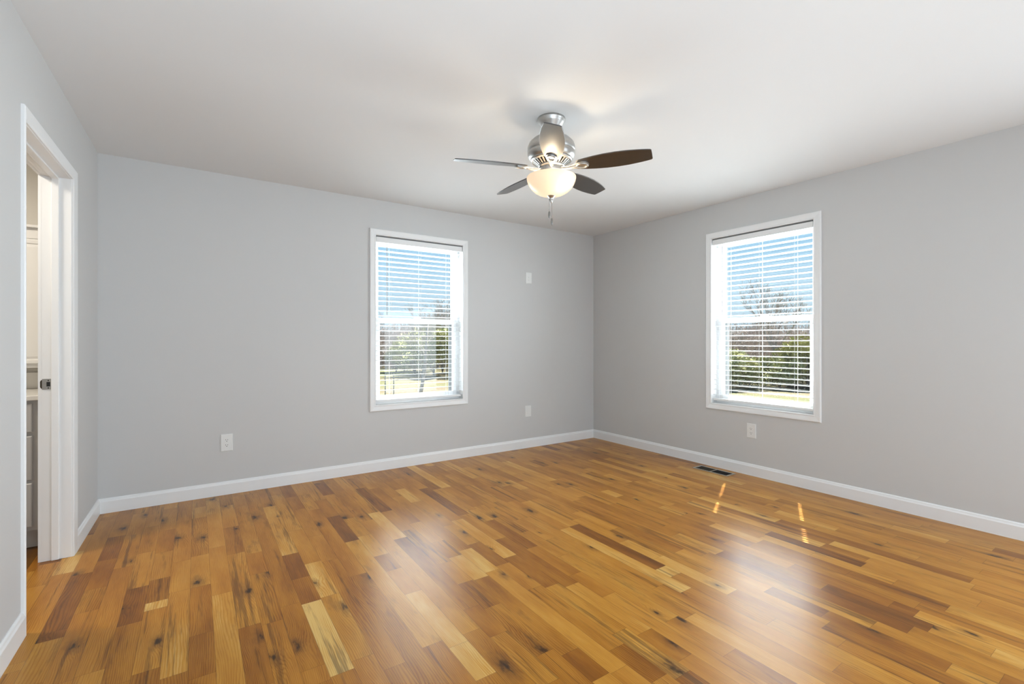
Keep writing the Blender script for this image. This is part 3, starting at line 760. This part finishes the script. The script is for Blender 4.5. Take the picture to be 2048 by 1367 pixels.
def bark_material(name, c0, c1):
    t = NT(name); f = t.noise(t.obj(), 6.0, 3)
    t.principled(Base_Color=t.mix(f, c0, c1), Roughness=0.9, Specular_IOR_Level=0.1); return t.m
M['bark'] = bark_material('grey_bark', (0.24, 0.205, 0.19, 1), (0.36, 0.33, 0.31, 1))
M['twig'] = bark_material('thicket_twigs', (0.30, 0.245, 0.215, 1), (0.46, 0.39, 0.35, 1))
M['leaf'] = bark_material('evergreen_leaves', (0.24, 0.25, 0.10, 1), (0.42, 0.41, 0.21, 1))

def tree_meshes(rng, h, spread=1.0, levels=5, trunk=0.07):
    tr = MB(); cr_ = MB()
    def grow(p, d, ln, r, lv):
        pts = [p]; q = p
        for i in range(3):
            d = (d + Vector((rng.uniform(-.18, .18), rng.uniform(-.18, .18), rng.uniform(0.0, .12)))).normalized()
            q = q + d * ln / 3; pts.append(q)
        (tr if lv == 0 else cr_).tube(pts, [r, r * .85, r * .72, r * .55], 5 if lv < 2 else 3, cap=False, smooth=False)
        if lv >= levels: return
        n = rng.choice((3, 4)) if lv else 5
        for i in range(n):
            s_ = rng.uniform(0.45, 1.0); base = pts[1] + (pts[3] - pts[1]) * s_
            ax = Vector((rng.uniform(-1, 1), rng.uniform(-1, 1), rng.uniform(-.1, .5))).normalized()
            nd = (d * 0.9 + ax * rng.uniform(0.5, 1.0) * spread).normalized()
            grow(base, nd, ln * rng.uniform(0.55, 0.78), max(r * 0.5, 0.007), lv + 1)
    grow(Vector((0, 0, 0)), Vector((0, 0, 1)), h * 0.36, trunk, 0)
    return tr, cr_
rng = random.Random(5)
PROTO = []
def copy_thing(src, loc, rz, sc, label, group):
    r = src.copy(); COL.objects.link(r); r.location = loc; r.rotation_euler = (0, 0, rz); r.scale = (sc, sc, sc)
    r['label'] = label; r['group'] = group
    for ch in src.children:
        c = ch.copy(); COL.objects.link(c); c.parent = r
    return r
def make_tree(h, spread, trunk, loc, label, group, levels=5):
    t = empty('bare_tree', loc, rng.uniform(0, 6), label, 'tree', group)
    a, b = tree_meshes(rng, h, spread, levels, trunk)
    a.build('trunk', M['bark'], t); b.build('branches', M['bark'], t)
    return t
def spot(u, D, z=GZ): r = direction(u); return (r.x * D, r.y * D, z)

G1, G2 = 'bare trees beyond the window on the left', 'bare trees beyond the window on the right'
L1 = 'leafless grey tree in the row outside the left window'
L2 = 'leafless grey tree in the woods outside the right window'
p0 = make_tree(6.5, 1.0, 0.09, spot(862, 36), 'tallest leafless tree outside the left window, rising behind its right side', G1)
p1 = make_tree(4.6, 0.9, 0.07, spot(845, 30), L1, G1)
for u, D, s_ in ((762, 40, .75), (785, 44, .85), (800, 38, .72), (822, 42, .85), (876, 38, .95), (893, 34, .95), (905, 40, 1.05), (772, 36, .62), (838, 45, .9), (918, 37, .9)):
    copy_thing(rng.choice((p0, p1)), spot(u, D), rng.uniform(0, 6), s_ * rng.uniform(.85, 1.05), L1, G1)
p2 = make_tree(6.2, 0.95, 0.11, spot(1540, 25), 'largest leafless tree outside the right window, with a rounded crown', G2)
for u, D, s_ in ((1448, 30, .6), (1470, 26, .62), (1492, 33, .75), (1512, 28, .62), (1570, 31, .62), (1588, 27, .5), (1605, 30, .55), (1622, 26, .46), (1436, 27, .6), (1640, 29, .5)):
    copy_thing(rng.choice((p1, p2)), spot(u, D), rng.uniform(0, 6), s_ * rng.uniform(.85, 1.1), L2, G2)
# leaning sapling and two thin stakes on the lawn
sp_t = empty('sapling', spot(846, 19), 0, 'leaning grey trunk on the lawn in the lower right of the left window', 'tree')
MB().tube([(-0.12, 0, 0), (-0.03, 0, 0.5), (0.08, 0, 1.1), (0.12, 0, 1.9), (0.22, 0, 3.0)], [0.085, 0.075, 0.065, 0.05, 0.025], 8).build('trunk', M['bark'], sp_t)
a, b = tree_meshes(rng, 2.4, 1.1, 4, 0.03)
b.v = [(x + 0.12, y, z + 1.0) for x, y, z in b.v]; b.build('branches', M['bark'], sp_t)
for u, lb in ((770.5, 'dark thin stake on the lawn, left one of the pair low in the left window'), (787.5, 'dark thin stake on the lawn, right one of the pair low in the left window')):
    st_o = MB().lathe([(0.0005, 0), (0.018, 0), (0.017, 1.22), (0.010, 1.26), (0.0005, 1.27)], 8).build('garden_stake', M['screen'])
    st_o.location = spot(u, 14); tag(st_o, lb, 'stake', 'stakes on the lawn')

def shrub(loc, r, h, label, group, n=2600, m=None):
    t = empty('evergreen_shrub', loc, 0, label, 'shrub', group)
    mb = MB(); cl = [(Vector((rng.uniform(-.6, .6) * r, rng.uniform(-.6, .6) * r, rng.uniform(.25, .85) * h)), rng.uniform(.3, .55)) for _ in range(14)]
    for i in range(n):
        c, q = rng.choice(cl)
        v = Vector((rng.gauss(0, 1), rng.gauss(0, 1), rng.gauss(0, 1))).normalized() * rng.uniform(.5, 1) * q * r
        p = c + v; p.z = max(0.03, min(p.z, h * 1.1))
        a_ = Vector((rng.uniform(-1, 1), rng.uniform(-1, 1), rng.uniform(-1, 1))).normalized(); b_ = a_.orthogonal()
        s_ = rng.uniform(.05, .10)
        mb.add([p - a_ * s_, p + b_ * s_ * .5, p + a_ * s_, p - b_ * s_ * .5], [(0, 1, 2, 3)])
    mb.build('foliage', m or M['leaf'], t)
    st = MB()
    for i in range(5): st.tube([(0, 0, 0), (rng.uniform(-.4, .4) * r, rng.uniform(-.4, .4) * r, h * .7)], [0.03, 0.01], 5)
    st.build('stem', M['bark'], t); return t
LS1 = 'olive green bushy evergreen at the lawn edge outside the left window'
LS2 = 'olive green bushy evergreen in the woods outside the right window'
s0 = shrub(spot(830, 31), 1.5, 3.0, LS1, 'evergreens outside the left window')
for u, D, sc in ((868, 30, 1.05), (885, 33, 1.15), (808, 34, .8), (900, 29, 1.0), (850, 35, 1.1), (792, 33, .62), (916, 32, 1.1)):
    copy_thing(s0, spot(u, D), rng.uniform(0, 6), sc, LS1, 'evergreens outside the left window')
s1 = shrub(spot(1460, 23), 1.2, 1.7, LS2, 'evergreens outside the right window')
for u, D, sc in ((1500, 22, .75), (1530, 23, .8), (1560, 22, .8), (1590, 23, .85), (1615, 22, 1.25), (1446, 22, 1.0), (1630, 24, 1.4), (1480, 24, .8), (1575, 25, .8)):
    copy_thing(s1, spot(u, D), rng.uniform(0, 6), sc, LS2, 'evergreens outside the right window')

def thicket(u0, u1, D0_, D1_, h, n, label):
    mb = MB()
    for i in range(n):
        u = rng.uniform(u0, u1); D = rng.uniform(D0_, D1_); p = Vector(spot(u, D)); hh = h * rng.uniform(.35, 1.0)
        q = p + Vector((rng.uniform(-.7, .7), rng.uniform(-.7, .7), hh)); m_ = (p + q) / 2 + Vector((rng.uniform(-.25, .25), rng.uniform(-.25, .25), 0))
        mb.tube([p, m_, q], [.025, .018, .008], 3, cap=False, smooth=False)
        for j in range(5):
            b0 = p + (q - p) * rng.uniform(.15, .95); b1 = b0 + Vector((rng.uniform(-.8, .8), rng.uniform(-.8, .8), rng.uniform(.0, .9)))
            mb.tube([b0, b1], [.013, .006], 3, cap=False, smooth=False)
    o = mb.build('thicket', M['twig']); tag(o, label, 'undergrowth', kind='stuff'); return o
thicket(735, 945, 38, 56, 4.0, 1700, 'grey brown undergrowth behind the lawn outside the left window')
thicket(1415, 1680, 25, 40, 3.4, 1700, 'grey brown undergrowth in the woods outside the right window')
